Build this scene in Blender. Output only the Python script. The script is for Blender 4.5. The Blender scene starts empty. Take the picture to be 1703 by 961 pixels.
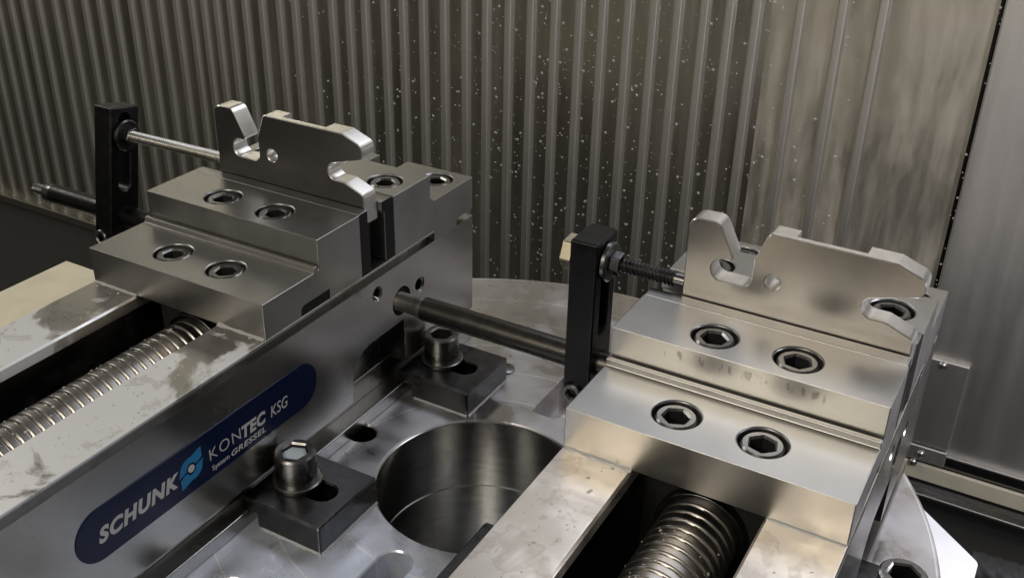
import bpy, bmesh, math, random
from mathutils import Vector, Matrix
R = math.radians
MM = 0.001                       # everything below is written in millimetres
random.seed(7)
scene = bpy.context.scene
C = scene.collection

# ------------------------------------------------------------------ camera
cam_d = bpy.data.cameras.new('camera'); cam = bpy.data.objects.new('camera', cam_d); C.objects.link(cam)
cam_d.sensor_width = 36.0; cam_d.sensor_fit = 'HORIZONTAL'
cam_d.lens = 36.0 * 1751.24 / 1703.0
cam_d.clip_start = 0.01; cam_d.clip_end = 50
rx = Vector((0.8692536, 0.49396974, 0.019801)); dn = Vector((0.24934328, -0.40348752, -0.88035547)); fw = Vector((-0.42687951, 0.77018941, -0.47390101))
up = -dn
cam.matrix_world = Matrix(((rx.x, up.x, -fw.x, 0.45814), (rx.y, up.y, -fw.y, -0.34240), (rx.z, up.z, -fw.z, 0.28153), (0, 0, 0, 1)))
scene.camera = cam

# ------------------------------------------------------------------ light
world = bpy.data.worlds.new('World'); scene.world = world; world.use_nodes = True
bg = world.node_tree.nodes['Background']
bg.inputs[0].default_value = (1.0, 0.95, 0.86, 1); bg.inputs[1].default_value = 0.105
def area(name, loc, target, sx, sy, power, col):
    l = bpy.data.lights.new(name, 'AREA'); l.shape = 'RECTANGLE'; l.size = sx * MM; l.size_y = sy * MM
    l.energy = power; l.color = col
    o = bpy.data.objects.new(name, l); C.objects.link(o)
    o.location = Vector(loc) * MM
    o.rotation_euler = (Vector(target) - Vector(loc)).to_track_quat('-Z', 'Y').to_euler()
    return o
area('machine_lamp', (380, 540, 600), (340, 40, 0), 800, 320, 2.6, (0.88, 0.91, 1.0))
area('door_light', (190, -760, 540), (350, 0, 0), 420, 300, 4.0, (1.0, 0.91, 0.78))
area('ceiling_lamp', (-900, 110, 650), (-350, 600, 0), 400, 300, 3.0, (1.0, 0.96, 0.88))
area('side_lamp', (690, 190, 60), (450, 170, -140), 160, 90, 1.3, (0.92, 0.91, 1.0))
scene.view_settings.view_transform = 'Standard'; scene.view_settings.look = 'None'
scene.view_settings.exposure = 0.0; scene.view_settings.gamma = 1.0

# ------------------------------------------------------------------ materials
def rgb(c): return (c[0], c[1], c[2], 1)
class NT:
    def __init__(s, name):
        s.m = bpy.data.materials.new(name); s.m.use_nodes = True
        s.n = s.m.node_tree.nodes; s.l = s.m.node_tree.links
        s.b = s.n['Principled BSDF']; s.tc = s.n.new('ShaderNodeTexCoord')
    def link(s, a, b): s.l.new(a, b)
    def noise(s, scale, detail=4, stretch=(1, 1, 1), rough=0.55, dist=0.0, loc=(0, 0, 0)):
        mp = s.n.new('ShaderNodeMapping'); mp.inputs['Scale'].default_value = stretch; mp.inputs['Location'].default_value = loc
        s.link(s.tc.outputs['Object'], mp.inputs[0])
        t = s.n.new('ShaderNodeTexNoise'); t.inputs['Scale'].default_value = scale; t.inputs['Detail'].default_value = detail
        t.inputs['Roughness'].default_value = rough; t.inputs['Distortion'].default_value = dist
        s.link(mp.outputs[0], t.inputs['Vector']); return t.outputs['Fac']
    def voro(s, scale, feature='F1', loc=(0, 0, 0)):
        mp = s.n.new('ShaderNodeMapping'); mp.inputs['Location'].default_value = loc
        s.link(s.tc.outputs['Object'], mp.inputs[0])
        t = s.n.new('ShaderNodeTexVoronoi'); t.inputs['Scale'].default_value = scale; t.feature = feature
        s.link(mp.outputs[0], t.inputs['Vector']); return t.outputs['Distance']
    def ramp(s, fac, stops):
        r = s.n.new('ShaderNodeValToRGB'); e = r.color_ramp.elements
        while len(e) < len(stops): e.new(0.5)
        for k, (p, c) in enumerate(stops):
            e[k].position = p; e[k].color = (c, c, c, 1) if not isinstance(c, tuple) else rgb(c)
        s.link(fac, r.inputs[0]); return r.outputs[0]
    def mul(s, a, b, op='MULTIPLY'):
        m = s.n.new('ShaderNodeMath'); m.operation = op
        for k, v in enumerate((a, b)):
            if isinstance(v, (int, float)): m.inputs[k].default_value = v
            else: s.link(v, m.inputs[k])
        return m.outputs[0]
    def mix(s, fac, a, b):
        m = s.n.new('ShaderNodeMix'); m.data_type = 'RGBA'
        if isinstance(fac, (int, float)): m.inputs[0].default_value = fac
        else: s.link(fac, m.inputs[0])
        for k, v in ((6, a), (7, b)):
            if isinstance(v, tuple): m.inputs[k].default_value = rgb(v)
            else: s.link(v, m.inputs[k])
        return m.outputs[2]
    def set(s, key, v):
        if isinstance(v, (int, float)): s.b.inputs[key].default_value = v
        elif isinstance(v, tuple): s.b.inputs[key].default_value = rgb(v)
        else: s.link(v, s.b.inputs[key])
    def bump(s, h, strength, dist):
        b = s.n.new('ShaderNodeBump'); b.inputs['Strength'].default_value = strength; b.inputs['Distance'].default_value = dist
        s.link(h, b.inputs['Height']); s.link(b.outputs[0], s.b.inputs['Normal'])

def metal(name, col, r0, r1, scale=90, stretch=(1, 1, 1), grain=0.0, gscale=1800, gstretch=(1, 1, 1), stain=None, spots=None, edge=None, er=0.0009):
    t = NT(name); t.set('Metallic', 1.0)
    n = t.noise(scale, 6, stretch)
    c = t.mix(t.ramp(n, [(0.3, 0.0), (0.75, 1.0)]), tuple(v * 0.95 for v in col), tuple(min(1, v * 1.04) for v in col))
    rr = t.n.new('ShaderNodeMapRange'); t.link(n, rr.inputs[0])
    rr.inputs[1].default_value = 0.3; rr.inputs[2].default_value = 0.7; rr.inputs[3].default_value = r0; rr.inputs[4].default_value = r1
    rough = rr.outputs[0]
    if stain:                                           # dried coolant film: pale, dull, patchy
        sc, lo, hi, scol, amt = stain[:5]
        s1 = t.noise(sc, 7, (1, 1, 1), 0.62, 0.6, (3, 1, 7))
        if len(stain) > 5:                              # the film stops short of the jaw
            sy = t.n.new('ShaderNodeSeparateXYZ'); t.link(t.tc.outputs['Object'], sy.inputs[0])
            mg = t.n.new('ShaderNodeMapRange'); t.link(sy.outputs[1], mg.inputs[0])
            mg.inputs[1].default_value = -0.005; mg.inputs[2].default_value = -0.075; mg.inputs[3].default_value = -stain[5]; mg.inputs[4].default_value = stain[5]
            s1 = t.mul(s1, mg.outputs[0], 'ADD')
        msk = t.mul(t.ramp(s1, [(lo, 0.0), (hi, 1.0)]), amt)
        c = t.mix(msk, c, scol)
        met = t.n.new('ShaderNodeMapRange'); t.link(msk, met.inputs[0]); met.inputs[3].default_value = 1.0; met.inputs[4].default_value = 0.1
        t.set('Metallic', met.outputs[0])
        rm = t.n.new('ShaderNodeMix'); t.link(msk, rm.inputs[0]); t.link(rough, rm.inputs[2]); rm.inputs[3].default_value = 0.36
        rough = rm.outputs[0]
    if spots:
        sc, th, scol = spots
        f = t.noise(sc, 8, (1, 1, 1), 0.66, 0.35, (9, 2, 4)); msk = t.ramp(f, [(th, 0.0), (th + 0.035, 0.8), (th + 0.08, 0.35), (th + 0.16, 0.6)])
        c = t.mix(t.mul(msk, 0.5), c, scol)
    t.set('Base Color', c); t.set('Roughness', rough)
    if edge:  # pale edges: wear on black steel; painted edge highlights on jaw and body steel
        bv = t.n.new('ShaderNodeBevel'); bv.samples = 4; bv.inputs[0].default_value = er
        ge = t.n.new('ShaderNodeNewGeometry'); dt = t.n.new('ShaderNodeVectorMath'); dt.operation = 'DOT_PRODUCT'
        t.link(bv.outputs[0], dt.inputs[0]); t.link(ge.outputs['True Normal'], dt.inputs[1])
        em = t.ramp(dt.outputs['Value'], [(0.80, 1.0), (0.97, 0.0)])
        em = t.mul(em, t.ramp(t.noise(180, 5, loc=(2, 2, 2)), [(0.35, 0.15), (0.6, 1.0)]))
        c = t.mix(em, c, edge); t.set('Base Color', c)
    if grain: t.bump(t.noise(gscale, 3, gstretch), grain, 0.0002)
    return t.m
M = {}
M['ground'] = metal('ground_steel', (0.56, 0.545, 0.53), 0.33, 0.46, 60, (1, 1, 1), 0.10, 2500, (0.1, 1, 1))
M['jaw'] = metal('jaw_steel', (0.39, 0.385, 0.372), 0.33, 0.38, 55, (1, 1, 1), 0.08, 2600, (1, 1, 1), (45, 0.60, 0.8, (0.30, 0.28, 0.25), 0.22), edge=(0.86, 0.84, 0.80), er=0.0005)
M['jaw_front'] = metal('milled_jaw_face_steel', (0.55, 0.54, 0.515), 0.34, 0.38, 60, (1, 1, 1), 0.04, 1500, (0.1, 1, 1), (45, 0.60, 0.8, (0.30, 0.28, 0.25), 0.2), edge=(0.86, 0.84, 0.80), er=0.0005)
def marks(m):
    t = NT.__new__(NT); t.m = m.copy(); t.m.name = 'milled_jaw_face_with_clamping_marks'; t.n = t.m.node_tree.nodes; t.l = t.m.node_tree.links
    t.b = t.n['Principled BSDF']; t.tc = [n for n in t.n if n.type == 'TEX_COORD'][0]
    old = t.b.inputs['Base Color'].links[0].from_socket
    sp = t.n.new('ShaderNodeSeparateXYZ'); t.link(t.tc.outputs['Object'], sp.inputs[0])
    band = t.mul(t.ramp(t.mul(sp.outputs[2], 20.0), [(0.62, 0.0), (0.66, 1.0), (0.715, 1.0), (0.735, 0.0)]), t.ramp(t.mul(sp.outputs[0], 8.0), [(0.16, 0.0), (0.2, 1.0), (0.82, 1.0), (0.9, 0.0)]))
    n = t.ramp(t.noise(330, 3, (1, 1, 0.22), 0.6), [(0.55, 0.0), (0.62, 1.0)])
    t.set('Base Color', t.mix(t.mul(t.mul(n, band), 0.6), old, (0.18, 0.15, 0.11)))
    return t.m
M['jaw_marked'] = marks(M['jaw_front'])
M['body'] = metal('body_steel', (0.44, 0.435, 0.42), 0.22, 0.28, 35, (1, 1, 1), 0.05, 1500, (1, 0.1, 1), (28, 0.55, 0.8, (0.25, 0.25, 0.25), 0.22), edge=(0.85, 0.84, 0.81), er=0.0006)
M['rail'] = metal('rail_steel', (0.55, 0.53, 0.50), 0.22, 0.40, 45, (1, 1, 1), 0.05, 1500, (1, 0.1, 1), (24, 0.47, 0.53, (0.80, 0.81, 0.82), 0.88, 0.14), (55, 0.58, (0.30, 0.29, 0.26)))
M['rail_tan'] = metal('rail_steel_with_tan_residue', (0.61, 0.56, 0.495), 0.26, 0.42, 45, (1, 1, 1), 0.05, 1500, (1, 0.1, 1), (30, 0.42, 0.56, (0.56, 0.52, 0.47), 0.6), (36, 0.54, (0.33, 0.27, 0.21)))
M['black'] = metal('black_oxide_steel', (0.035, 0.035, 0.036), 0.30, 0.50, 150, (1, 1, 1), 0.10, 900, edge=(0.22, 0.21, 0.20))
M['oxide'] = metal('worn_black_oxide', (0.085, 0.085, 0.088), 0.24, 0.42, 120, (1, 1, 1), 0.12, 700, (1, 1, 1), (60, 0.55, 0.8, (0.16, 0.17, 0.20), 0.5), edge=(0.34, 0.33, 0.32))
M['bolthead'] = metal('worn_cap_screw_steel', (0.20, 0.195, 0.185), 0.24, 0.36, 200, edge=(0.5, 0.49, 0.47))
M['shaft'] = metal('brown_black_shaft_steel', (0.11, 0.105, 0.095), 0.26, 0.38, 200, (1, 1, 1), 0.15, 800)
M['screw'] = metal('socket_screw_steel', (0.20, 0.20, 0.20), 0.24, 0.36, 300)
M['plate'] = metal('dark_jaw_plate_steel', (0.14, 0.135, 0.13), 0.26, 0.40, 120)
M['thread'] = metal('thread_steel', (0.36, 0.34, 0.315), 0.30, 0.40, 200, (1, 1, 1), 0, 900, (1, 1, 1), (120, 0.6, 0.8, (0.5, 0.5, 0.48), 0.4))
M['zinc'] = metal('bright_turned_steel', (0.54, 0.525, 0.49), 0.28, 0.36, 300)
M['work'] = metal('machined_workpiece_steel', (0.31, 0.297, 0.28), 0.31, 0.32, 70)
M['work_edge'] = metal('milled_edge_steel_painted_gleam', (0.82, 0.80, 0.77), 0.28, 0.33, 200)  # milled edge, lightened to paint in the lamp's reflection
M['bolt'] = metal('gold_passivated_steel', (0.45, 0.41, 0.30), 0.3, 0.45, 300)

def wall_mat(name, col, r0, r1):
    t = NT(name); t.set('Metallic', 1.0)
    n = t.noise(9, 6, (1, 1, 0.5)); s = t.noise(60, 5, (1, 1, 0.06))
    f = t.mul(n, s, 'ADD')
    c = t.mix(t.ramp(f, [(0.35, 0.0), (0.65, 1.0)]), tuple(v * 0.6 for v in col), tuple(v * 1.15 for v in col))  # broad light and dark patches paint uneven reflections into the sheet
    f2 = t.ramp(t.mul(f, 0.5), [(0.35, r0), (0.65, r1)])
    t.set('Base Color', c); t.set('Roughness', f2)
    t.bump(t.noise(22, 4, (1, 1, 0.35)), 0.22, 0.004)
    return t.m
M['wall'] = wall_mat('stainless_sheet', (0.46, 0.44, 0.375), 0.27, 0.45)
M['rib'] = wall_mat('dulled_stainless_rib', (0.52, 0.505, 0.46), 0.46, 0.58)
def residue_reflection_mat():
    t = NT('stainless_sheet_with_coolant_and_painted_reflection')
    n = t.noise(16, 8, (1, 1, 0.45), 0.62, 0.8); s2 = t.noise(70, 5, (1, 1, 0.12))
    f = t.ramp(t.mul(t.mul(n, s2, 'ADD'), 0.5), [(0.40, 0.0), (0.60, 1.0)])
    t.set('Base Color', t.mix(f, (0.50, 0.465, 0.39), (0.62, 0.58, 0.49)))  # pale tan: dried coolant plus the vise's reflection painted into the colour
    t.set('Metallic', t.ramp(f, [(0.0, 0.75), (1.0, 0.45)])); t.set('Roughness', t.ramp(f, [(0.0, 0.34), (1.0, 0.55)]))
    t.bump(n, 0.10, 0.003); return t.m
M['residue_and_reflection'] = residue_reflection_mat()
M['panel'] = wall_mat('grey_sheet', (0.62, 0.60, 0.57), 0.45, 0.58)
def plain(name, col, rough, metallic=0.0, spec=0.5):
    t = NT(name); n = t.noise(40, 4)
    t.set('Base Color', t.mix(t.ramp(n, [(0.3, 0.0), (0.7, 1.0)]), tuple(v * 0.88 for v in col), col))
    t.set('Roughness', rough); t.set('Metallic', metallic); t.set('Specular IOR Level', spec)
    return t.m
M['floor'] = plain('dark_wet_floor', (0.020, 0.020, 0.019), 0.35)
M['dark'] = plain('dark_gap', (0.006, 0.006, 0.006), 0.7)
M['cream'] = plain('cream_paint', (0.88, 0.81, 0.62), 0.5)
M['white'] = plain('white_paint', (0.82, 0.82, 0.82), 0.45)
M['navy'] = plain('navy_enamel', (0.003, 0.011, 0.055), 0.25, 0.0, 0.3)
M['print'] = plain('white_print', (0.72, 0.72, 0.72), 0.4)
M['cyan'] = plain('blue_print', (0.02, 0.26, 0.60), 0.4)
M['hose'] = plain('black_rubber_hose', (0.03, 0.03, 0.03), 0.6)
def drop_mat():
    t = NT('coolant_droplets'); t.set('Base Color', (0.8, 0.82, 0.81)); t.set('Roughness', 0.08)
    t.set('Transmission Weight', 0.5); t.set('IOR', 1.33); return t.m
M['drop'] = drop_mat()
M['milk'] = plain('milky_coolant', (0.55, 0.62, 0.68), 0.06)
PC = (212.0, 68.0); PZ = -101.0
def pallet_mat():
    t = NT('pallet_steel'); t.set('Metallic', 1.0)
    col = (0.68, 0.665, 0.69)
    n = t.noise(30, 7)
    c = t.mix(t.ramp(n, [(0.3, 0.0), (0.75, 1.0)]), tuple(v * 0.82 for v in col), tuple(v * 1.1 for v in col))
    sepf = t.n.new('ShaderNodeSeparateXYZ'); t.link(t.tc.outputs['Object'], sepf.inputs[0])
    pool = t.n.new('ShaderNodeMapRange'); t.link(sepf.outputs[1], pool.inputs[0])        # the coolant has run to the front half
    pool.inputs[1].default_value = 0.09; pool.inputs[2].default_value = -0.09; pool.inputs[3].default_value = -0.22; pool.inputs[4].default_value = 0.16
    film = t.mul(t.ramp(t.mul(t.noise(14, 7, (1, 1, 1), 0.6, 0.7, (4, 9, 2)), pool.outputs[0], 'ADD'), [(0.42, 0.0), (0.66, 1.0)]), 0.8)
    c = t.mix(film, c, (0.74, 0.81, 0.95))  # pale coolant film, lightened further to paint in the lamp's reflection
    # scribed circles, 33 mm apart, measured from the pallet's own centre
    sep = t.n.new('ShaderNodeSeparateXYZ'); t.link(t.tc.outputs['Object'], sep.inputs[0])
    rr = t.mul(t.mul(t.mul(sep.outputs[0], sep.outputs[0]), t.mul(sep.outputs[1], sep.outputs[1]), 'ADD'), 0.5, 'POWER')
    ph = t.mul(t.mul(t.mul(rr, 0.0, 'ADD'), 1 / 0.033), 1.0, 'MODULO')
    line = t.ramp(ph, [(0.50, 0.0), (0.508, 1.0), (0.524, 1.0), (0.532, 0.0)])
    c = t.mix(t.mul(line, 0.85), c, (1.0, 0.98, 0.95))
    t.set('Base Color', c)
    mr = t.n.new('ShaderNodeMapRange'); t.link(film, mr.inputs[0]); mr.inputs[3].default_value = 1.0; mr.inputs[4].default_value = 0.35; t.set('Metallic', mr.outputs[0])
    t.set('Roughness', t.ramp(t.noise(20, 7, (1, 1, 1), 0.6, 0.5, (1, 8, 3)), [(0.42, 0.15), (0.50, 0.33), (0.62, 0.50)]))
    t.bump(t.noise(900, 3), 0.06, 0.0002)
    return t.m
M['pallet'] = pallet_mat()
M['wet'] = metal('wet_dark_sheet', (0.16, 0.16, 0.155), 0.06, 0.14, 30, (1, 1, 0.1))
M['dull'] = metal('brushed_bright_steel', (0.80, 0.77, 0.70), 0.42, 0.50, 200)
M['bore'] = metal('turned_bore_steel', (0.62, 0.62, 0.615), 0.17, 0.22, 60, (1, 1, 4))

# ------------------------------------------------------------------ helpers
def finish(me, mat, smooth=True, ang=32):
    if mat is not None: me.materials.append(M[mat] if isinstance(mat, str) else mat)
    if smooth:
        me.shade_smooth(); me.set_sharp_from_angle(angle=R(ang))
    return me
def link(name, me, parent=None, loc=(0, 0, 0), bevel=0.0, seg=2):
    o = bpy.data.objects.new(name, me); C.objects.link(o); o.location = Vector(loc) * MM
    if parent is not None: o.parent = parent
    if bevel:
        b = o.modifiers.new('bevel', 'BEVEL'); b.width = bevel * MM; b.segments = seg; b.limit_method = 'ANGLE'; b.angle_limit = R(40)
        b.harden_normals = True
    return o
def from_bm(bm, mat, smooth=True, ang=32):
    me = bpy.data.meshes.new('m'); bmesh.ops.recalc_face_normals(bm, faces=bm.faces)
    for v in bm.verts: v.co *= MM
    bm.to_mesh(me); bm.free(); return finish(me, mat, smooth, ang)
def box(bm, x0, x1, y0, y1, z0, z1):
    v = [bm.verts.new(p) for p in ((x0, y0, z0), (x1, y0, z0), (x1, y1, z0), (x0, y1, z0), (x0, y0, z1), (x1, y0, z1), (x1, y1, z1), (x0, y1, z1))]
    for f in ((0, 3, 2, 1), (4, 5, 6, 7), (0, 1, 5, 4), (1, 2, 6, 5), (2, 3, 7, 6), (3, 0, 4, 7)): bm.faces.new([v[i] for i in f])
def prism(bm, pts, a0, a1, axis):
    """pts: outline in the two other axes (order x,y,z without the axis), swept from a0 to a1"""
    def P(p, a):
        return {'x': (a, p[0], p[1]), 'y': (p[0], a, p[1]), 'z': (p[0], p[1], a)}[axis]
    A = [bm.verts.new(P(p, a0)) for p in pts]; B = [bm.verts.new(P(p, a1)) for p in pts]
    n = len(pts)
    bm.faces.new(A); bm.faces.new(B[::-1])
    for i in range(n): bm.faces.new((A[i], A[(i + 1) % n], B[(i + 1) % n], B[i]))
def lathe(bm, prof, axis='z', c=(0, 0, 0), n=40, cap=True):
    """prof: (radius, height) list along axis"""
    def P(r, h, t):
        a, b = r * math.cos(t), r * math.sin(t)
        q = {'z': (a, b, h), 'x': (h, a, b), 'y': (a, h, b)}[axis]
        return (q[0] + c[0], q[1] + c[1], q[2] + c[2])
    rings = [[bm.verts.new(P(r, h, 2 * math.pi * k / n)) for k in range(n)] for r, h in prof]
    for a, b in zip(rings, rings[1:]):
        for k in range(n): bm.faces.new((a[k], a[(k + 1) % n], b[(k + 1) % n], b[k]))
    if cap: bm.faces.new(rings[0]); bm.faces.new(rings[-1][::-1])
def fillet(pts):
    """pts: (x, y, radius) corners -> outline with arcs"""
    out = []; n = len(pts)
    for i in range(n):
        p = Vector(pts[i][:2]); r = pts[i][2]
        if r <= 0: out.append((p.x, p.y)); continue
        a = Vector(pts[i - 1][:2]) - p; b = Vector(pts[(i + 1) % n][:2]) - p
        la, lb = a.length, b.length; a.normalize(); b.normalize()
        half = a.angle(b) / 2; d = min(r / math.tan(half), la * 0.49, lb * 0.49); rr = d * math.tan(half)
        bis = (a + b).normalized(); cen = p + bis * (rr / math.sin(half))
        s = p + a * d - cen; e = p + b * d - cen
        a0 = math.atan2(s.y, s.x); a1 = math.atan2(e.y, e.x); da = (a1 - a0 + math.pi) % (2 * math.pi) - math.pi
        k = max(3, int(abs(da) / R(9)))
        for j in range(k + 1):
            t = a0 + da * j / k; out.append((cen.x + rr * math.cos(t), cen.y + rr * math.sin(t)))
    return out
def circle(cx, cy, r, n=40): return [(cx + r * math.cos(2 * math.pi * k / n), cy + r * math.sin(2 * math.pi * k / n)) for k in range(n)]
def obround(cx, y0, y1, r, n=20, along='y'):
    o = [(cx + r * math.cos(math.pi * k / n), y1 + r * math.sin(math.pi * k / n)) for k in range(n + 1)]
    o += [(cx + r * math.cos(math.pi + math.pi * k / n), y0 + r * math.sin(math.pi + math.pi * k / n)) for k in range(n + 1)]
    return o if along == 'y' else [(b, a) for a, b in o]
def sheet(outlines, thick, chamfer, mat, M4, ang=32):
    """flat plate with holes (first outline outer), extruded, edges chamfered; M4 takes it from its plane to the scene (mm)"""
    cu = bpy.data.curves.new('c', 'CURVE'); cu.dimensions = '2D'; cu.fill_mode = 'BOTH'
    for pts in outlines:
        s = cu.splines.new('POLY'); s.points.add(len(pts) - 1); s.use_cyclic_u = True
        for q, p in zip(s.points, pts): q.co = (p[0], p[1], 0, 1)
    cu.extrude = thick / 2 - chamfer; cu.bevel_depth = chamfer; cu.bevel_resolution = 0; cu.offset = -chamfer
    o = bpy.data.objects.new('c', cu); C.objects.link(o)
    dg = bpy.context.evaluated_depsgraph_get(); me = bpy.data.meshes.new_from_object(o.evaluated_get(dg))
    bpy.data.objects.remove(o); bpy.data.curves.remove(cu)
    me.transform(M4); me.transform(Matrix.Scale(MM, 4)); me.materials.clear()
    bm = bmesh.new(); bm.from_mesh(me); bmesh.ops.remove_doubles(bm, verts=bm.verts, dist=1e-6); bmesh.ops.recalc_face_normals(bm, faces=bm.faces); bm.to_mesh(me); bm.free()
    return finish(me, mat, True, ang)
def plane_xz(y): return Matrix(((1, 0, 0, 0), (0, 0, -1, y), (0, 1, 0, 0), (0, 0, 0, 1)))    # sheet lies in x,z ; thickness along y
def plane_yz(x): return Matrix(((0, 0, 1, x), (1, 0, 0, 0), (0, 1, 0, 0), (0, 0, 0, 1)))     # sheet lies in y,z ; thickness along x
def plane_xy(z): return Matrix.Translation((0, 0, z))
def cut(me, cutters):
    """boolean a list of bmesh builders out of a mesh"""
    bm = bmesh.new(); [c(bm) for c in cutters]; cm = from_bm(bm, None, False)
    a = bpy.data.objects.new('a', me); b = bpy.data.objects.new('b', cm); C.objects.link(a); C.objects.link(b)
    m = a.modifiers.new('b', 'BOOLEAN'); m.operation = 'DIFFERENCE'; m.solver = 'EXACT'; m.object = b
    dg = bpy.context.evaluated_depsgraph_get(); out = bpy.data.meshes.new_from_object(a.evaluated_get(dg))
    bpy.data.objects.remove(a); bpy.data.objects.remove(b)
    out.shade_smooth(); out.set_sharp_from_angle(angle=R(32)); return out
def threaded(length, r, depth, pitch, axis, mat, n=32, per=8, wide=0.75):
    """cylinder with a helical thread, from 0 to length along axis"""
    bm = bmesh.new(); rings = []; steps = max(2, int(length / pitch * per))
    prof = lambda f: min(1, max(0, 3.2 * (abs(f - 0.5) * 2) - wide)) 
    for i in range(steps + 1):
        h = length * i / steps; ring = []
        for k in range(n):
            t = 2 * math.pi * k / n; f = (h / pitch - k / n) % 1.0
            rr = r - depth * prof(f)
            a, b = rr * math.cos(t), rr * math.sin(t)
            ring.append(bm.verts.new({'x': (h, a, b), 'y': (a, h, b), 'z': (a, b, h)}[axis]))
        rings.append(ring)
    for a, b in zip(rings, rings[1:]):
        for k in range(n): bm.faces.new((a[k], a[(k + 1) % n], b[(k + 1) % n], b[k]))
    bm.faces.new(rings[0]); bm.faces.new(rings[-1][::-1])
    return from_bm(bm, mat, True, 60)
def faces_to(me, mat, test):
    me.materials.append(M[mat]); k = len(me.materials) - 1
    for p in me.polygons:
        if test(p.normal, p.center / MM): p.material_index = k
def socket_head(rad, height, af, depth, mat, cham=0.8, rot=0.2):
    """socket cap screw head, top face at z = 0"""
    bm = bmesh.new(); n = 48
    ang = [2 * math.pi * k / n + rot for k in range(n)]
    def hexr(t, a): 
        u = (t - rot) % (math.pi / 3) - math.pi / 6
        return a / 2 / math.cos(u)
    loops = [[(rad * math.cos(t), rad * math.sin(t), -height) for t in ang],
             [(rad * math.cos(t), rad * math.sin(t), -cham) for t in ang],
             [((rad - cham) * math.cos(t), (rad - cham) * math.sin(t), 0) for t in ang],
             [((hexr(t, af) + 0.9) * math.cos(t), (hexr(t, af) + 0.9) * math.sin(t), 0) for t in ang],
             [(hexr(t, af) * math.cos(t), hexr(t, af) * math.sin(t), -0.9) for t in ang],
             [(hexr(t, af) * math.cos(t), hexr(t, af) * math.sin(t), -depth) for t in ang]]
    rings = [[bm.verts.new(p) for p in L] for L in loops]
    for a, b in zip(rings, rings[1:]):
        for k in range(n): bm.faces.new((a[k], a[(k + 1) % n], b[(k + 1) % n], b[k]))
    bm.faces.new(rings[0]); bm.faces.new(rings[-1][::-1])
    me = from_bm(bm, mat, True, 28); faces_to(me, 'dark', lambda n, c: c.z < -1.0 and c.x ** 2 + c.y ** 2 < (rad * 0.8) ** 2); return me  # socket interior coloured dark, painting in the shade of the recess
def empty(name, loc=(0, 0, 0)):
    o = bpy.data.objects.new(name, None); C.objects.link(o); o.location = Vector(loc) * MM; o.empty_display_size = 0.02; return o
def tag(o, label, cat, group=None, kind=None):
    o['label'] = label; o['category'] = cat
    if group: o['group'] = group
    if kind: o['kind'] = kind
    return o
def struct(o, label, cat): return tag(o, label, cat, None, 'structure')
def copy_tree(o, parent=None):
    c = o.copy(); C.objects.link(c); c.parent = parent
    for ch in list(o.children): copy_tree(ch, c)
    return c

# ------------------------------------------------------------------ the setting
FZ = -396.0; WY = 600.0
bm = bmesh.new(); box(bm, -2600, 2600, -1600, 640, FZ - 20, FZ)
struct(link('floor', from_bm(bm, 'floor', False)), 'dark wet floor of the machine below the pallet', 'floor')

# rear sheet with pressed vertical ribs
bm = bmesh.new(); box(bm, -1500, 195, WY, WY + 8, FZ, 560)
wall = struct(link('corrugated_wall', from_bm(bm, 'wall', False)), 'ribbed stainless steel sheet wall behind the two vises', 'wall')
ribs = {}
bm = bmesh.new(); box(bm, 195, 381, WY + 0.0, WY + 8, FZ, 560); link('end_sheet', from_bm(bm, 'residue_and_reflection', False), wall)
def rib_mesh(w, h):
    key = (w, h)
    if key not in ribs:
        pts = fillet([(-w, 1, 0), (-w, 0, 0), (-w * 0.62, -h, 1.6), (w * 0.62, -h, 1.6), (w, 0, 0), (w, 1, 0)])
        bm = bmesh.new(); prism(bm, pts, FZ + 4, 555, 'z'); ribs[key] = from_bm(bm, 'rib', True, 40)
    return ribs[key]
xs = [-808, -775, -747, -715, -686, -657, -627, -602, -575, -547, -521, -500, -479, -457, -433, -407, -380, -357, -332, -303, -279, -257, -230, -206, -180, -153, -126, -101,
      -74, -48, -21, 6, 31, 58, 84, 108, 134, 158, 183, 222, 258, 292]       # the pressing is not quite regular
xs += [-839 - 29 * k for k in range(22)]
for x in xs: link('rib', rib_mesh(5.6, 5.5), wall, (x, WY + 0.4, 0))
bm = bmesh.new(); box(bm, -1500, 370, WY - 12, WY + 0.5, FZ, FZ + 13)
link('wall_foot', from_bm(bm, 'wall', False), wall, bevel=1.5)
# smooth panel to the right of the seam
bm = bmesh.new(); box(bm, 385, 1500, WY - 10, WY, -352, 560)
panel = struct(link('wall_panel', from_bm(bm, 'panel', False), bevel=2.0), 'smooth grey sheet metal panel right of the black seam', 'wall')
bm = bmesh.new(); box(bm, 371, 390, WY + 2, WY + 7.9, FZ, 560)
link('seam', from_bm(bm, 'dark', False), panel)
bm = bmesh.new(); box(bm, 381.3, 384.6, WY - 6, WY + 1, FZ, 560)
link('seal_strip', from_bm(bm, 'black', False), panel, bevel=1.5)

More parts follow.
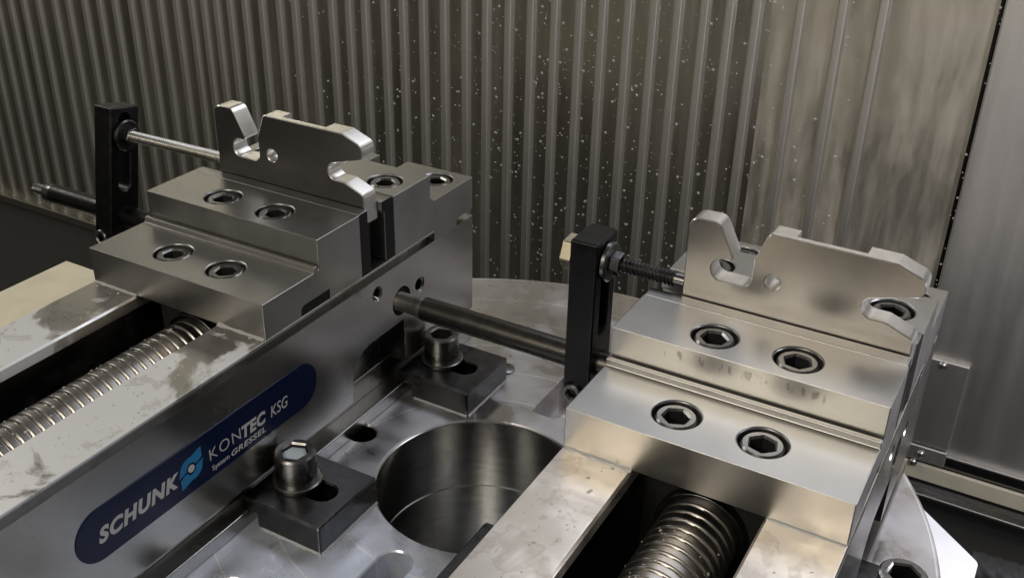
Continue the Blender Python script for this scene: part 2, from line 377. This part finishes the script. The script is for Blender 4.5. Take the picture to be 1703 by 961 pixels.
# ------------------------------------------------------------------ pallet
holes = [circle(0, 0, 59.7, 96), circle(127.5 - PC[0], 71 - PC[1], 8.6, 32), obround(209 - PC[0], -62 - PC[1], -12 - PC[1], 9.5),
         circle(150 - PC[0], -70 - PC[1], 9.5, 32), [(a - PC[0], b - PC[1]) for a, b in fillet([(203.5, 145, 4), (222, 145, 4), (222, 200, 4), (203.5, 200, 4)])],
         circle(300 - PC[0], 215 - PC[1], 8, 32)]
pal = struct(link('round_pallet', sheet([circle(0, 0, 250, 220)] + holes, 34, 0.8, 'pallet', plane_xy(-17)), None, (PC[0], PC[1], PZ)),
             'round steel machine pallet with a wide centre bore and scribed circles', 'pallet')
bm = bmesh.new(); n = 120
prof = [(59.6, -1.0), (59.1, -1.4), (59.1, -50), (58.4, -50.6), (58.4, -150)]
lathe(bm, prof, 'z', (0, 0, 0), n, False)
link('bore', from_bm(bm, 'bore', True, 20), pal)
bm = bmesh.new(); lathe(bm, [(62, -150), (62, -148)], 'z', (0, 0, 0), 48); link('bore_floor', from_bm(bm, 'bore', False), pal)
bm = bmesh.new(); box(bm, 200 - PC[0], 226 - PC[0], 141 - PC[1], 204 - PC[1], -31, -26); link('pocket_floor', from_bm(bm, 'pallet', False), pal)
bm = bmesh.new(); lathe(bm, [(160, -34.2), (160, -250)], 'z', (0, 0, 0), 64, False); link('pedestal', from_bm(bm, 'black', True), pal)
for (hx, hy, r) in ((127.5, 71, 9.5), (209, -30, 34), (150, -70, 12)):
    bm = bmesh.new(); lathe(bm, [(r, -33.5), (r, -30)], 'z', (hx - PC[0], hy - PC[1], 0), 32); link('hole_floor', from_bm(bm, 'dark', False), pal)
for (hx, hy, r) in ((127.5, 71, 8.6), (150, -70, 9.5)):
    bm = bmesh.new(); lathe(bm, [(r + 0.6, -32), (r - 0.5, -32), (r - 0.5, -1.3), (r + 0.6, -1.3)], 'z', (hx - PC[0], hy - PC[1], 0), 40, False); link('hole_shade_liner', from_bm(bm, 'black'), pal)  # added black liner paints the shade inside the hole
for (hx, hy, r) in ((166, 178, 6.5),):
    bm = bmesh.new(); lathe(bm, [(r, -3), (r, 1.0), (r - 1.2, 1.6)], 'z', (hx - PC[0], hy - PC[1], 0), 32); link('plug', from_bm(bm, 'screw'), pal)

# ------------------------------------------------------------------ vise
W = 125.0
def build_vise():
    root = empty('machine_vise')
    Y0, Y1 = -300.0, 202.3
    notch = [(66.6, -77), (66.8, -66), (69.4, -57), (74, -51), (80, -47.4), (86, -46.2), (121, -46.2), (121, -77)]
    out = [(Y0, -77)] + notch + [(Y1, -77), (Y1, -7), (Y0, -7)]
    bm = bmesh.new()
    prism(bm, out, 104, 125, 'x'); prism(bm, out, 21, 0, 'x')
    box(bm, 91.5, 104.2, Y0 + .1, Y1 - .1, -76.9, -7.1); box(bm, 20.8, 34.1, Y0 + .1, Y1 - .1, -76.9, -7.1)
    me = from_bm(bm, 'body')
    bmx = lambda y, z, r: (lambda b: lathe(b, [(r, 110), (r, 126)], 'x', (0, y, z), 32))
    con = lambda y, z, r: (lambda b: lathe(b, [(r, 124), (r + 2.2, 126)], 'x', (0, y, z), 32))
    me = cut(me, [bmx(119.3, -32.6, 9.6)]); me = cut(me, [bmx(95.4, -16.9, 3.9)]); me = cut(me, [bmx(139.1, -30.3, 3.9)])
    me = cut(me, [con(95.4, -16.9, 3.8)]); me = cut(me, [con(139.1, -30.3, 4.2)])
    faces_to(me, 'oxide', lambda n, c: 66 < c.y < 122 and c.z < -45 and 103 < c.x < 124.5)  # notch interior coloured dark as painted shade
    link('body', me, root, bevel=0.8)
    bm = bmesh.new(); box(bm, 34, 91.6, Y0, Y1 - .2, -76.8, -70); box(bm, 34, 91.6, 120, Y1 - .2, -70.2, -8)
    link('bed', from_bm(bm, 'black', False), root)
    bm = bmesh.new(); box(bm, 12, 113, Y0 + 1, Y1 - 1, -92.1, -76.5); box(bm, 0, 125, Y0 + 1, Y1 - 1, -101, -92)
    link('base_flange', from_bm(bm, 'body'), root, bevel=0.8)
    for side in (0, 1):                                            # hardened guide rails on top of the walls
        pr = [(91.6, -1.2), (92.8, 0), (125, 0), (125, -1.3), (119, -2.0), (119, -7.1), (91.6, -7.1)]
        if side == 0: pr = [(W - a, b) for a, b in pr]
        bm = bmesh.new(); prism(bm, pr, Y0, 156.5, 'y'); link('rail', from_bm(bm, 'rail', True, 20), root, bevel=0.25)
    s = link('lead_screw', threaded(330, 18, 1.1, 5.7, 'y', 'thread', 64, 14, 2.1), root, (62.7, -298, -29))
    bm = bmesh.new(); lathe(bm, [(18.5, 9), (21, 9), (21, 40), (18.5, 40)], 'y', (62.7, 0, -29), 48); link('screw_nut', from_bm(bm, 'oxide'), root, bevel=0.8)
    bm = bmesh.new(); box(bm, 34.3, 91.3, 14, 60, -70, -0.1); link('channel_blackout', from_bm(bm, 'dark', False), root)  # added black block, hides the bright gap beside the lead screw
    # jaw screw
    head = socket_head(9.2, 7.5, 10.2, 6.5, 'screw', 0.9)
    hole = lambda x, y, z, d=8.5, r=10.6: (lambda b: lathe(b, [(r, z - d), (r, z - 0.6), (r + 0.6, z), (r + 0.6, z + 3)], 'z', (x, y, 0), 48))
    # movable jaw
    pr = [(0, 0), (0, 20.9), (40.4, 20.9), (41.2, 24.0), (43.6, 24.0), (43.6, 21.4), (45.1, 21.4), (45.1, 38.8), (82, 38.8), (82, 0), (53.2, 0), (53.2, 6.1), (30.5, 6.1), (28.6, 4.3), (28.6, 0)]
    bm = bmesh.new(); prism(bm, pr, 0, W, 'x'); me = from_bm(bm, 'jaw')
    sp = [(43.4, 20.2, 20.9), (81.7, 20.2, 20.9), (43.4, 62, 38.8), (81.7, 62, 38.8)]
    for p in sp: me = cut(me, [hole(*p)])
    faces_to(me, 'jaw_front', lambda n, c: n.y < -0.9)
    jaw = link('movable_jaw', me, root, bevel=0.55)
    bm = bmesh.new(); box(bm, 0.6, W - 0.6, 28.8, 53.0, 0.05, 6.0); link('jaw_key', from_bm(bm, 'dark', False), jaw)
    for (x, y, z), rz in zip(sp, (0.2, 0.55, 0.1, 0.7)):
        o = link('jaw_screw', head, jaw, (x, y, z - 0.9)); o.rotation_euler.z = rz
    pts = [(82.1, 1.0), (82.1, 38.9), (90.2, 38.9), (90.2, 31.5), (91.4, 31.5), (91.4, 1.0)]
    bm = bmesh.new(); prism(bm, pts, 0.4, W - 0.4, 'x'); pm = from_bm(bm, 'jaw'); faces_to(pm, 'black', lambda n, c: abs(n.x) > 0.9); link('jaw_plate', pm, root, bevel=0.5)
    # fixed jaw
    pr = [(115, 0.2), (115, 38.5), (152.8, 38.5), (152.8, 23.7), (157, 20.4), (202.3, 20.4), (202.3, -2), (183, -2), (183, -7), (157, -7), (157, 0.2)]
    bm = bmesh.new(); prism(bm, pr, 0, W, 'x'); me = from_bm(bm, 'jaw')
    me = cut(me, [lambda b: prism(b, fillet([(51, 165, 6), (74, 165, 6), (74, 210, 0), (51, 210, 0)]), -8, 22, 'z')])
    sp = [(107.2, 131.2, 38.5), (17.8, 131.2, 38.5), (107.5, 186.5, 20.4), (17.5, 186.5, 20.4)]
    for p in sp: me = cut(me, [hole(*p)])
    fj = link('fixed_jaw', me, root, bevel=0.55)
    for (x, y, z), rz in zip(sp, (0.3, 0.9, 0.5, 0.1)):
        o = link('jaw_screw', head, fj, (x, y, z - 0.9)); o.rotation_euler.z = rz
    pts = [(114.9, 0.6), (114.9, 37.9), (113, 39), (103.4, 39), (103.4, 33), (106, 31.5), (106, 0.6)]
    bm = bmesh.new(); prism(bm, pts, 0.4, W - 0.4, 'x'); pm = from_bm(bm, 'jaw'); faces_to(pm, 'black', lambda n, c: abs(n.x) > 0.9); link('jaw_plate', pm, root, bevel=0.5)
    return root
vise = build_vise()
OFF = (296.4, -0.6, 0)
vise2 = copy_tree(vise); vise2.location = Vector(OFF) * MM
for ch in list(vise2.children):
    if ch.name.startswith('movable_jaw'): ch.data = ch.data.copy(); ch.data.materials[1] = M['jaw_marked']
    if ch.name.startswith('rail'): ch.data = ch.data.copy(); ch.data.materials[0] = M['rail_tan']
tag(vise, 'steel machine vise with a navy name badge on its side wall', 'vise', 'vises bolted to the pallet')
tag(vise2, 'bright steel machine vise without badge beside the smooth grey wall panel', 'vise', 'vises bolted to the pallet')

# name badge with its print (only on the first vise)
badge = link('name_badge', sheet([obround(-41, -115, 22, 13.9, 24, 'x')], 1.0, 0.2, 'navy', Matrix(((0, 0, 1, 0), (1, 0, 0, 0), (0, 1, 0, 0), (0, 0, 0, 1)))), vise, (125.0, 0, 0))
# obround(along='x') returns (z-like, y-like) swapped pairs: (y, z)
def word(txt, y, z, size, offs=0.0, shear=0.0, sx=1.0, space=1.0, mat='print'):
    cu = bpy.data.curves.new('t', 'FONT'); cu.body = txt; cu.size = size; cu.shear = shear; cu.offset = offs; cu.space_character = space; cu.extrude = 0.05
    o = bpy.data.objects.new('t', cu); C.objects.link(o)
    dg = bpy.context.evaluated_depsgraph_get(); me = bpy.data.meshes.new_from_object(o.evaluated_get(dg))
    bpy.data.objects.remove(o); bpy.data.curves.remove(cu)
    xs = [v.co.x for v in me.vertices]; x0 = min(xs); wdt = max(xs) - x0
    k = sx / wdt
    for v in me.vertices:
        v.co = Vector((0.52 + v.co.z, y + (v.co.x - x0) * k, z + v.co.y)) * MM
    me.materials.clear(); me.materials.append(M[mat])
    return link('lettering', me, badge)
word('SCHUNK', -117, -45.4, 10.6, 0.5, 0.28, 49, 1.15)
word('KON', -47.6, -44.8, 9.6, -0.12, 0.0, 22.0, 1.15)
word('TEC', -24.6, -45.6, 9.8, 0.42, 0.15, 18.0, 1.1)
word('KSG', -2.6, -45.8, 9.6, 0.0, 0.2, 13.6, 1.05)
word('System', -47.0, -51.2, 4.0, 0.03, 0.0, 12.0)
word('GRESSEL', -33.4, -51.4, 4.6, 0.10, 0.2, 26.0, 1.1)
def logo():
    bm = bmesh.new(); X = 0.55; yc, zc = -60.0, -41.2
    def poly(pts):
        vs = [bm.verts.new((X, yc + a, zc + b)) for a, b in pts]; bm.faces.new(vs)
    top = [(-8.2, -1.6)] + [(6.3 * math.cos(t) - 1.0, 6.3 * math.sin(t) + 0.6) for t in [R(175 - k * 7.5) for k in range(14)]] + [(7.4, 9.0), (7.4, 3.2), (5.0, 1.6)] + [(3.0 * math.cos(t), 3.0 * math.sin(t) + 0.3) for t in [R(20 + k * 8) for k in range(22)]]
    poly(top)
    poly([(-a, -b) for a, b in top])
    return from_bm(bm, 'cyan', False)
link('logo', logo(), badge)
bm = bmesh.new(); lathe(bm, [(2.1, 0.4), (2.1, 0.62)], 'x', (0, -60.0, -41.2), 24); link('logo_dot', from_bm(bm, 'print', False), badge)

# ------------------------------------------------------------------ workpieces
def arc(cx, cz, r, a0, a1, n=12): return [(cx + r * math.cos(R(a0 + (a1 - a0) * k / n)), cz + r * math.sin(R(a0 + (a1 - a0) * k / n))) for k in range(n + 1)]
def work_outline(notch):
    left = fillet([(16, 29, 0), (16, 80.4, 5), (30.6, 80.6, 5), (38.9, 64.4, 1.6), (37.6, 62.4, 0.8), (36.0, 62.4, 0)])
    p = left + arc(34.4, 56.9, 5.6, 78, 262, 18)
    p += fillet([(35, 51.4, 0), (48.6, 51.4, 4.5), (48.6, 66.8, 3), (54.0, 80.8, 2.5), (57, 80.8, 0)])[1:]
    if notch: p += fillet([(57.5, 80.8, 0), (65.5, 80.8, 0.3), (65.5, 72, 2), (97, 72, 2), (97, 80.8, 0.3), (98, 80.8, 0)])
    p += fillet([(100, 80.8, 0), (110.4, 80.7, 1.0), (123.8, 75.6, 4.5), (123.8, 67.6, 3.2), (104, 61.95, 0)])[1:-1]
    p += arc(104.4, 56.8, 5.2, 92, 268, 18)
    p += fillet([(105, 51.6, 0), (110.6, 51.6, 3), (123.4, 46.6, 3.5), (123.9, 29, 0)])[1:]
    return p
def work_mesh():
    me = sheet([work_outline(False), circle(58.4, 57.1, 3.7, 28)], 11.8, 0.5, 'work', plane_xz(96.9), 25)
    me = cut(me, [lambda b: box(b, 65.5, 97, 94.6, 110, 72, 90)])
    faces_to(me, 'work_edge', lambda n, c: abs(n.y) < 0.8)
    me.shade_smooth(); me.set_sharp_from_angle(angle=R(25)); return me
wm = work_mesh()
w1 = link('hook_plate', wm, None, (-1.8, 0, 0)); w2 = link('hook_plate', wm, None, OFF)
tag(w1, 'hook shaped steel plate, dark front face, clamped in the vise with the badge', 'workpiece', 'hook plates clamped in the vises')
tag(w2, 'hook shaped bright steel plate clamped in the vise without a badge', 'workpiece', 'hook plates clamped in the vises')

# ------------------------------------------------------------------ workpiece stops
SY, SZ = 95.4, -16.5
def build_stop(left):
    root = empty('workpiece_stop')
    x0 = -99.0 if left else -41.6
    x1 = x0 + 15.2; end = -153.0 if left else -137.5
    bm = bmesh.new(); lathe(bm, [(6.2, end - 0.8), (7, end), (7, 0.5)], 'x', (0, SY, SZ), 40); link('shaft', from_bm(bm, 'black' if left else 'shaft'), root)
    if left:
        bm = bmesh.new(); lathe(bm, [(6.0, -160), (6.6, -159), (6.6, -153)], 'x', (0, SY, SZ), 32); link('collar', from_bm(bm, 'screw'), root)
        link('thread_end', threaded(13, 4, 0.5, 1.5, 'x', 'oxide', 24), root, (-172.5, SY, SZ))
    else:
        bm = bmesh.new(); lathe(bm, [(4.6, -156.5), (5.6, -155.5), (5.8, -142), (6.6, -140.5), (6.6, -137)], 'x', (0, SY, SZ), 32); link('collar', from_bm(bm, 'zinc'), root)
    # slotted post, built upright about the shaft axis, then leaned
    th = R(11) if left else 0.0
    hub = empty('post') ; bpy.data.objects.remove(hub)
    outl = fillet([(-12, -19.5, 1.5), (12, -19.5, 1.5), (12, 73.5, 1.5), (-12, 73.5, 1.5)])
    me = sheet([outl, obround(0, 22, 65, 4.6)], 15.2, 0.8, 'black', plane_yz(0))
    post = link('post', me, root, (x0 + 7.6, SY, SZ)); post.rotation_euler.x = -th
    rr = 55.0 if left else 60.5
    def onpost(h): return (SY + h * math.sin(th), SZ + h * math.cos(th))
    bm = bmesh.new(); lathe(bm, [(9.6, 7.6), (10.4, 8.4), (10.4, 10.2), (9.6, 11.0)], 'x', (0, 0, 0), 40); link('washer', from_bm(bm, 'screw' if not left else 'oxide'), post, (0, 0, rr))
    bm = bmesh.new(); prism(bm, [(6.4 * math.cos(R(60 * k + 12)), 6.4 * math.sin(R(60 * k + 12))) for k in range(6)], 10.9, 16.2, 'x'); link('nut', from_bm(bm, 'oxide', False), post, (0, 0, rr), 0.6)
    if not left:
        bm = bmesh.new(); prism(bm, [(9.6 * math.cos(R(60 * k + 5)), 9.6 * math.sin(R(60 * k + 5))) for k in range(6)], -15, -8.6, 'x'); link('bolt_head', from_bm(bm, 'bolt', False), post, (0, 0, rr), 0.7)
        bm = bmesh.new(); lathe(bm, [(8.6, -8.7), (8.6, -7.5)], 'x', (0, 0, 0), 32); link('washer', from_bm(bm, 'bolt'), post, (0, 0, rr))
    else:
        bm = bmesh.new(); lathe(bm, [(7.5, -10.5), (8.6, -9.8), (8.6, -7.5)], 'x', (0, 0, 0), 32); link('washer', from_bm(bm, 'screw'), post, (0, 0, rr))
    ry, rz = onpost(rr)
    a = Vector((x1 - 20 if left else x1 - 18, ry, rz)); b = Vector((14.4, 99.8, 42.6) if left else (16.2, ry, rz))
    if left:
        d = (b - a); L = d.length
        o = link('push_rod', threaded(L, 3.7, 0.9, 1.7, 'x', 'zinc', 24, 8), root, a)
        o.rotation_euler = d.to_track_quat('X', 'Z').to_euler()
    else:
        L = (b - a).length - 5.5
        link('push_rod', threaded(L, 4.0, 0.75, 2.0, 'x', 'black', 24, 8), root, a)
        bm = bmesh.new(); lathe(bm, [(3.2, L - 0.5), (3.2, L + 5), (2.6, L + 5.6)], 'x', (0, 0, 0), 24); link('rod_tip', from_bm(bm, 'screw'), root, a)
    hd = socket_head(5.6, 5, 5.0, 3.4, 'screw', 0.6)
    o = link('clamp_screw', hd, post, (-1.5 if not left else -0.5, -12 - 2.5, -15.0)); o.rotation_euler.x = R(90)
    return root
s1 = build_stop(True); s2 = build_stop(False); s2.location = Vector(OFF) * MM
tag(s1, 'leaning black slotted post with a long silver threaded rod on a black shaft', 'workpiece stop', 'workpiece stops')
tag(s2, 'upright black slotted post with a short black threaded rod on a long shaft', 'workpiece stop', 'workpiece stops')

# ------------------------------------------------------------------ clamping claws
def build_claw():
    root = empty('clamp_claw')
    # local: x from the vise wall outwards, block 52.6 x 50, top at z 17
    outl = fillet([(-4.6, -25, 1), (48, -25, 1.5), (48, 25, 1.5), (-4.6, 25, 1)])
    me = sheet([outl, obround(0, 6, 37, 7.2, 16, 'x') if False else [(b, a) for a, b in obround(0, 8, 31, 7.2, 16, 'y')]], 17, 1.0, 'oxide', plane_xy(8.5))
    me = cut(me, [lambda b: box(b, -10, 6, -30, 30, -5, 9.4)])
    link('block', me, root)
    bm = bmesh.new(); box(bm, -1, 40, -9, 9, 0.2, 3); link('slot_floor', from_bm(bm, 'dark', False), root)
    bm = bmesh.new(); lathe(bm, [(13.6, 17), (13.8, 17.6), (13.8, 19.6), (13.0, 20.2)], 'z', (13.1, 0, 0), 48); link('washer', from_bm(bm, 'screw'), root)
    sc = link('cap_screw', socket_head(11.2, 17.4, 12.6, 9, 'bolthead', 1.0, 0.35), root, (13.1, 0, 37.4))
    bm = bmesh.new(); lathe(bm, [(6.2, -36), (6.2, -16)], 'z', (0, 0, 0), 24); link('shank', from_bm(bm, 'screw'), sc)
    return root
c1 = build_claw()
claws = []
for k, (x, y, rot, lab) in enumerate([
        (125, -1.0, 0, 'black clamping claw beside the navy badge, coolant pooled in its screw socket'),
        (125, 143.3, 0, 'black clamping claw under the long black shaft, its screw socket dry'),
        (296.4, -1.0, 180, 'black clamping claw at the inner wall of the vise without badge'),
        (421.4, 72, 0, 'black clamping claw at the outer wall of the vise without badge')]):
    o = c1 if k == 0 else copy_tree(c1)
    o.location = Vector((x, y, PZ)) * MM; o.rotation_euler.z = R(rot)
    tag(o, lab, 'clamp', 'clamping claws on the pallet'); claws.append(o)
claws[2].scale.x = 1.12
for ch in claws[3].children:
    if ch.name.startswith(('washer', 'cap_screw')): ch.location.x += 6 * MM
bm = bmesh.new(); prism(bm, [(7.1 * math.cos(R(60 * k) + 0.35), 7.1 * math.sin(R(60 * k) + 0.35)) for k in range(6)], -8.8, -2.6, 'z')
link('coolant_pool', from_bm(bm, 'milk', False), [c for c in c1.children if c.name.startswith('cap_screw')][0])

# ------------------------------------------------------------------ machine table panels, hose, wall fittings
o = link('table_panel', sheet([fillet([(-279, 30, 4), (-5, 30, 4), (-5, 184, 1), (-279, 184, 1)])], 12, 1.0, 'cream', plane_xy(-146)))
tag(o, 'cream painted flat machine table panel beside the vise with the badge', 'panel')
o = link('table_panel', sheet([fillet([(330, -250, 4), (472, -250, 4), (472, 196, 6), (434, 230, 2), (330, 230, 2)])], 12, 1.0, 'white', plane_xy(-146)))
tag(o, 'white painted table panel with a cut corner under the pallet rim', 'panel')

cp = empty('cover_plate', (415, 588, -352))
bm = bmesh.new(); box(bm, -22, 14, -3.5, 2.2, 22, 117.5); link('plate', from_bm(bm, 'panel', False), cp, bevel=1.5)
bm = bmesh.new(); box(bm, -22, 14, -5.5, 2.2, 4, 20.5); link('foot', from_bm(bm, 'panel', False), cp, bevel=1.5)
for (x, z) in ((-9, 113), (-9, 12), (-14, 0.5)):
    bm = bmesh.new(); lathe(bm, [(4.2, 0), (4.0, -1.6), (2.8, -3.0), (1.2, -3.6)], 'y', (x, -3.4 if z > 50 else -5.4, z), 24); link('screw', from_bm(bm, 'zinc'), cp)
tag(cp, 'small grey cover plate with dome headed screws on the smooth wall panel', 'cover plate')
sr = empty('sill_rail', (380, 590, -396))
for (n, y0, y1, z0, z1, m) in (('top_strip', -6, 8, 58.5, 61, 'zinc'), ('backing', -2, 9, 6, 58, 'wet'), ('rail_bar', -7, -2.5, 26, 44, 'cream'), ('drip_lip', -12, 2, 10, 13, 'zinc')):  # cream bar colour paints a lamp reflection onto the polished rail
    bm = bmesh.new(); box(bm, 0, 1100, y0, y1, z0, z1); link(n, from_bm(bm, m, False), sr, bevel=1.2)
tag(sr, 'polished horizontal steel rail along the foot of the smooth wall panel', 'rail')
# braided hose on the floor
def hose():
    bm = bmesh.new(); n = 28; path = []
    for i in range(200):
        t = i / 199; path.append(Vector((472 + 600 * t, 410 + 8 * math.sin(t * 5), -318)))
    rings = []
    for i, p in enumerate(path):
        ring = []
        for k in range(n):
            a = 2 * math.pi * k / n; br = 1.0 * (1 if ((i // 2 + k // 2) % 2) else -1)
            ring.append(bm.verts.new((p.x, p.y + (15 + br) * math.cos(a), p.z + (15 + br) * math.sin(a))))
        rings.append(ring)
    for a, b in zip(rings, rings[1:]):
        for k in range(n): bm.faces.new((a[k], a[(k + 1) % n], b[(k + 1) % n], b[k]))
    bm.faces.new(rings[0]); bm.faces.new(rings[-1][::-1])
    return from_bm(bm, 'hose', True, 80)
tag(link('braided_hose', hose()), 'black braided hose in the dark beyond the white table panel', 'hose')

# ------------------------------------------------------------------ coolant droplets
def drops(name, pts, mat, label):
    bm = bmesh.new()
    for p, nrm, r, fl in pts:
        nrm = Vector(nrm).normalized(); t = nrm.orthogonal().normalized(); b = nrm.cross(t)
        n = 8; tip = bm.verts.new(Vector(p) + nrm * r * fl); rr = []
        for lv in (0, 1):
            rr.append([bm.verts.new(Vector(p) + nrm * r * fl * (0.0 if lv == 0 else 0.72) + (t * math.cos(2 * math.pi * k / n) + b * math.sin(2 * math.pi * k / n)) * r * (1.0 if lv == 0 else 0.66)) for k in range(n)])
        for k in range(n):
            bm.faces.new((rr[0][k], rr[0][(k + 1) % n], rr[1][(k + 1) % n], rr[1][k])); bm.faces.new((rr[1][k], rr[1][(k + 1) % n], tip))
    o = link(name, from_bm(bm, mat, True, 80)); tag(o, label, 'droplets', None, 'stuff'); return o
rnd = random.Random(3)
pts = []
for i in range(2600):
    x = rnd.triangular(-420, 300, 60); z = rnd.uniform(-300, 200)
    r = rnd.choice([0.4, 0.5, 0.6, 0.7, 0.9, 1.1, 1.6])
    k = min(abs(x - q) for q in xs)
    if k < 6.5: continue
    pts.append(((x, WY, z), (0, -1, 0), r, 0.6))
for i in range(30): pts.append(((rnd.uniform(381, 385), WY - 6, rnd.uniform(-300, 150)), (0, -1, 0), rnd.choice([0.5, 0.7, 1.2]), 0.7))
drops('coolant_droplets', pts, 'drop', 'coolant droplets clinging to the ribbed sheet wall')
pts = []
for off, cnt in (((0, 0), 60), (OFF[:2], 60)):
    for i in range(cnt):
        y = rnd.uniform(-140, -2); a = R(rnd.uniform(20, 160))
        pts.append(((off[0] + 62.7 + 18 * math.cos(a), off[1] + y, -29 + 18 * math.sin(a)), (math.cos(a), 0, math.sin(a)), rnd.choice([0.4, 0.5, 0.6, 0.9]), 0.6))
    for i in range(70):
        xx = rnd.choice([rnd.uniform(4, 30), rnd.uniform(96, 122)]); pts.append(((off[0] + xx, off[1] - rnd.uniform(1, 120) ** 1.0, 0.0), (0, 0, 1), rnd.choice([0.4, 0.5, 0.6, 0.9]), 0.4))
drops('coolant_droplets', pts, 'drop', 'coolant droplets on the lead screws and guide rails')

def bead(bm, a, b, r, nrm):
    a = Vector(a); b = Vector(b); d = (b - a).normalized(); n = Vector(nrm).normalized(); u = Vector((0, 0, 1)); rr = random.Random(int(a.x * 7 + a.y * 3))
    k = max(3, int((b - a).length / 3)); rows = []
    for i in range(k + 1):
        p = a.lerp(b, i / k); q = r * rr.uniform(0.6, 1.15)
        rows.append([bm.verts.new(p - n * 0.2 + u * q), bm.verts.new(p + n * q * 0.38 + u * q * 0.36), bm.verts.new(p + n * q), bm.verts.new(p + n * q - u * 0.15), bm.verts.new(p - n * 0.2 - u * 0.15)])
    for A, B in zip(rows, rows[1:]):
        for m in range(5): bm.faces.new((A[m], A[(m + 1) % 5], B[(m + 1) % 5], B[m]))
    bm.faces.new(rows[0]); bm.faces.new(rows[-1][::-1])
bm = bmesh.new()
for ox in (0, OFF[0]):
    for x0, x1 in ((1, 33), (92.5, 124)): bead(bm, (ox + x0, OFF[1] if ox else 0, 0), (ox + x1, OFF[1] if ox else 0, 0), 1.5, (0, -1, 0))
for (cx, cy) in ((125, -1.0), (125, 143.3)):
    bead(bm, (cx + 8, cy - 25, PZ), (cx + 47.5, cy - 25, PZ), 1.2, (0, -1, 0)); bead(bm, (cx + 48, cy - 24, PZ), (cx + 48, cy + 24, PZ), 1.2, (1, 0, 0))
o = link('coolant_beads', from_bm(bm, 'drop', True, 70)); tag(o, 'milky coolant collected in the corners of jaws and claws', 'coolant', None, 'stuff')
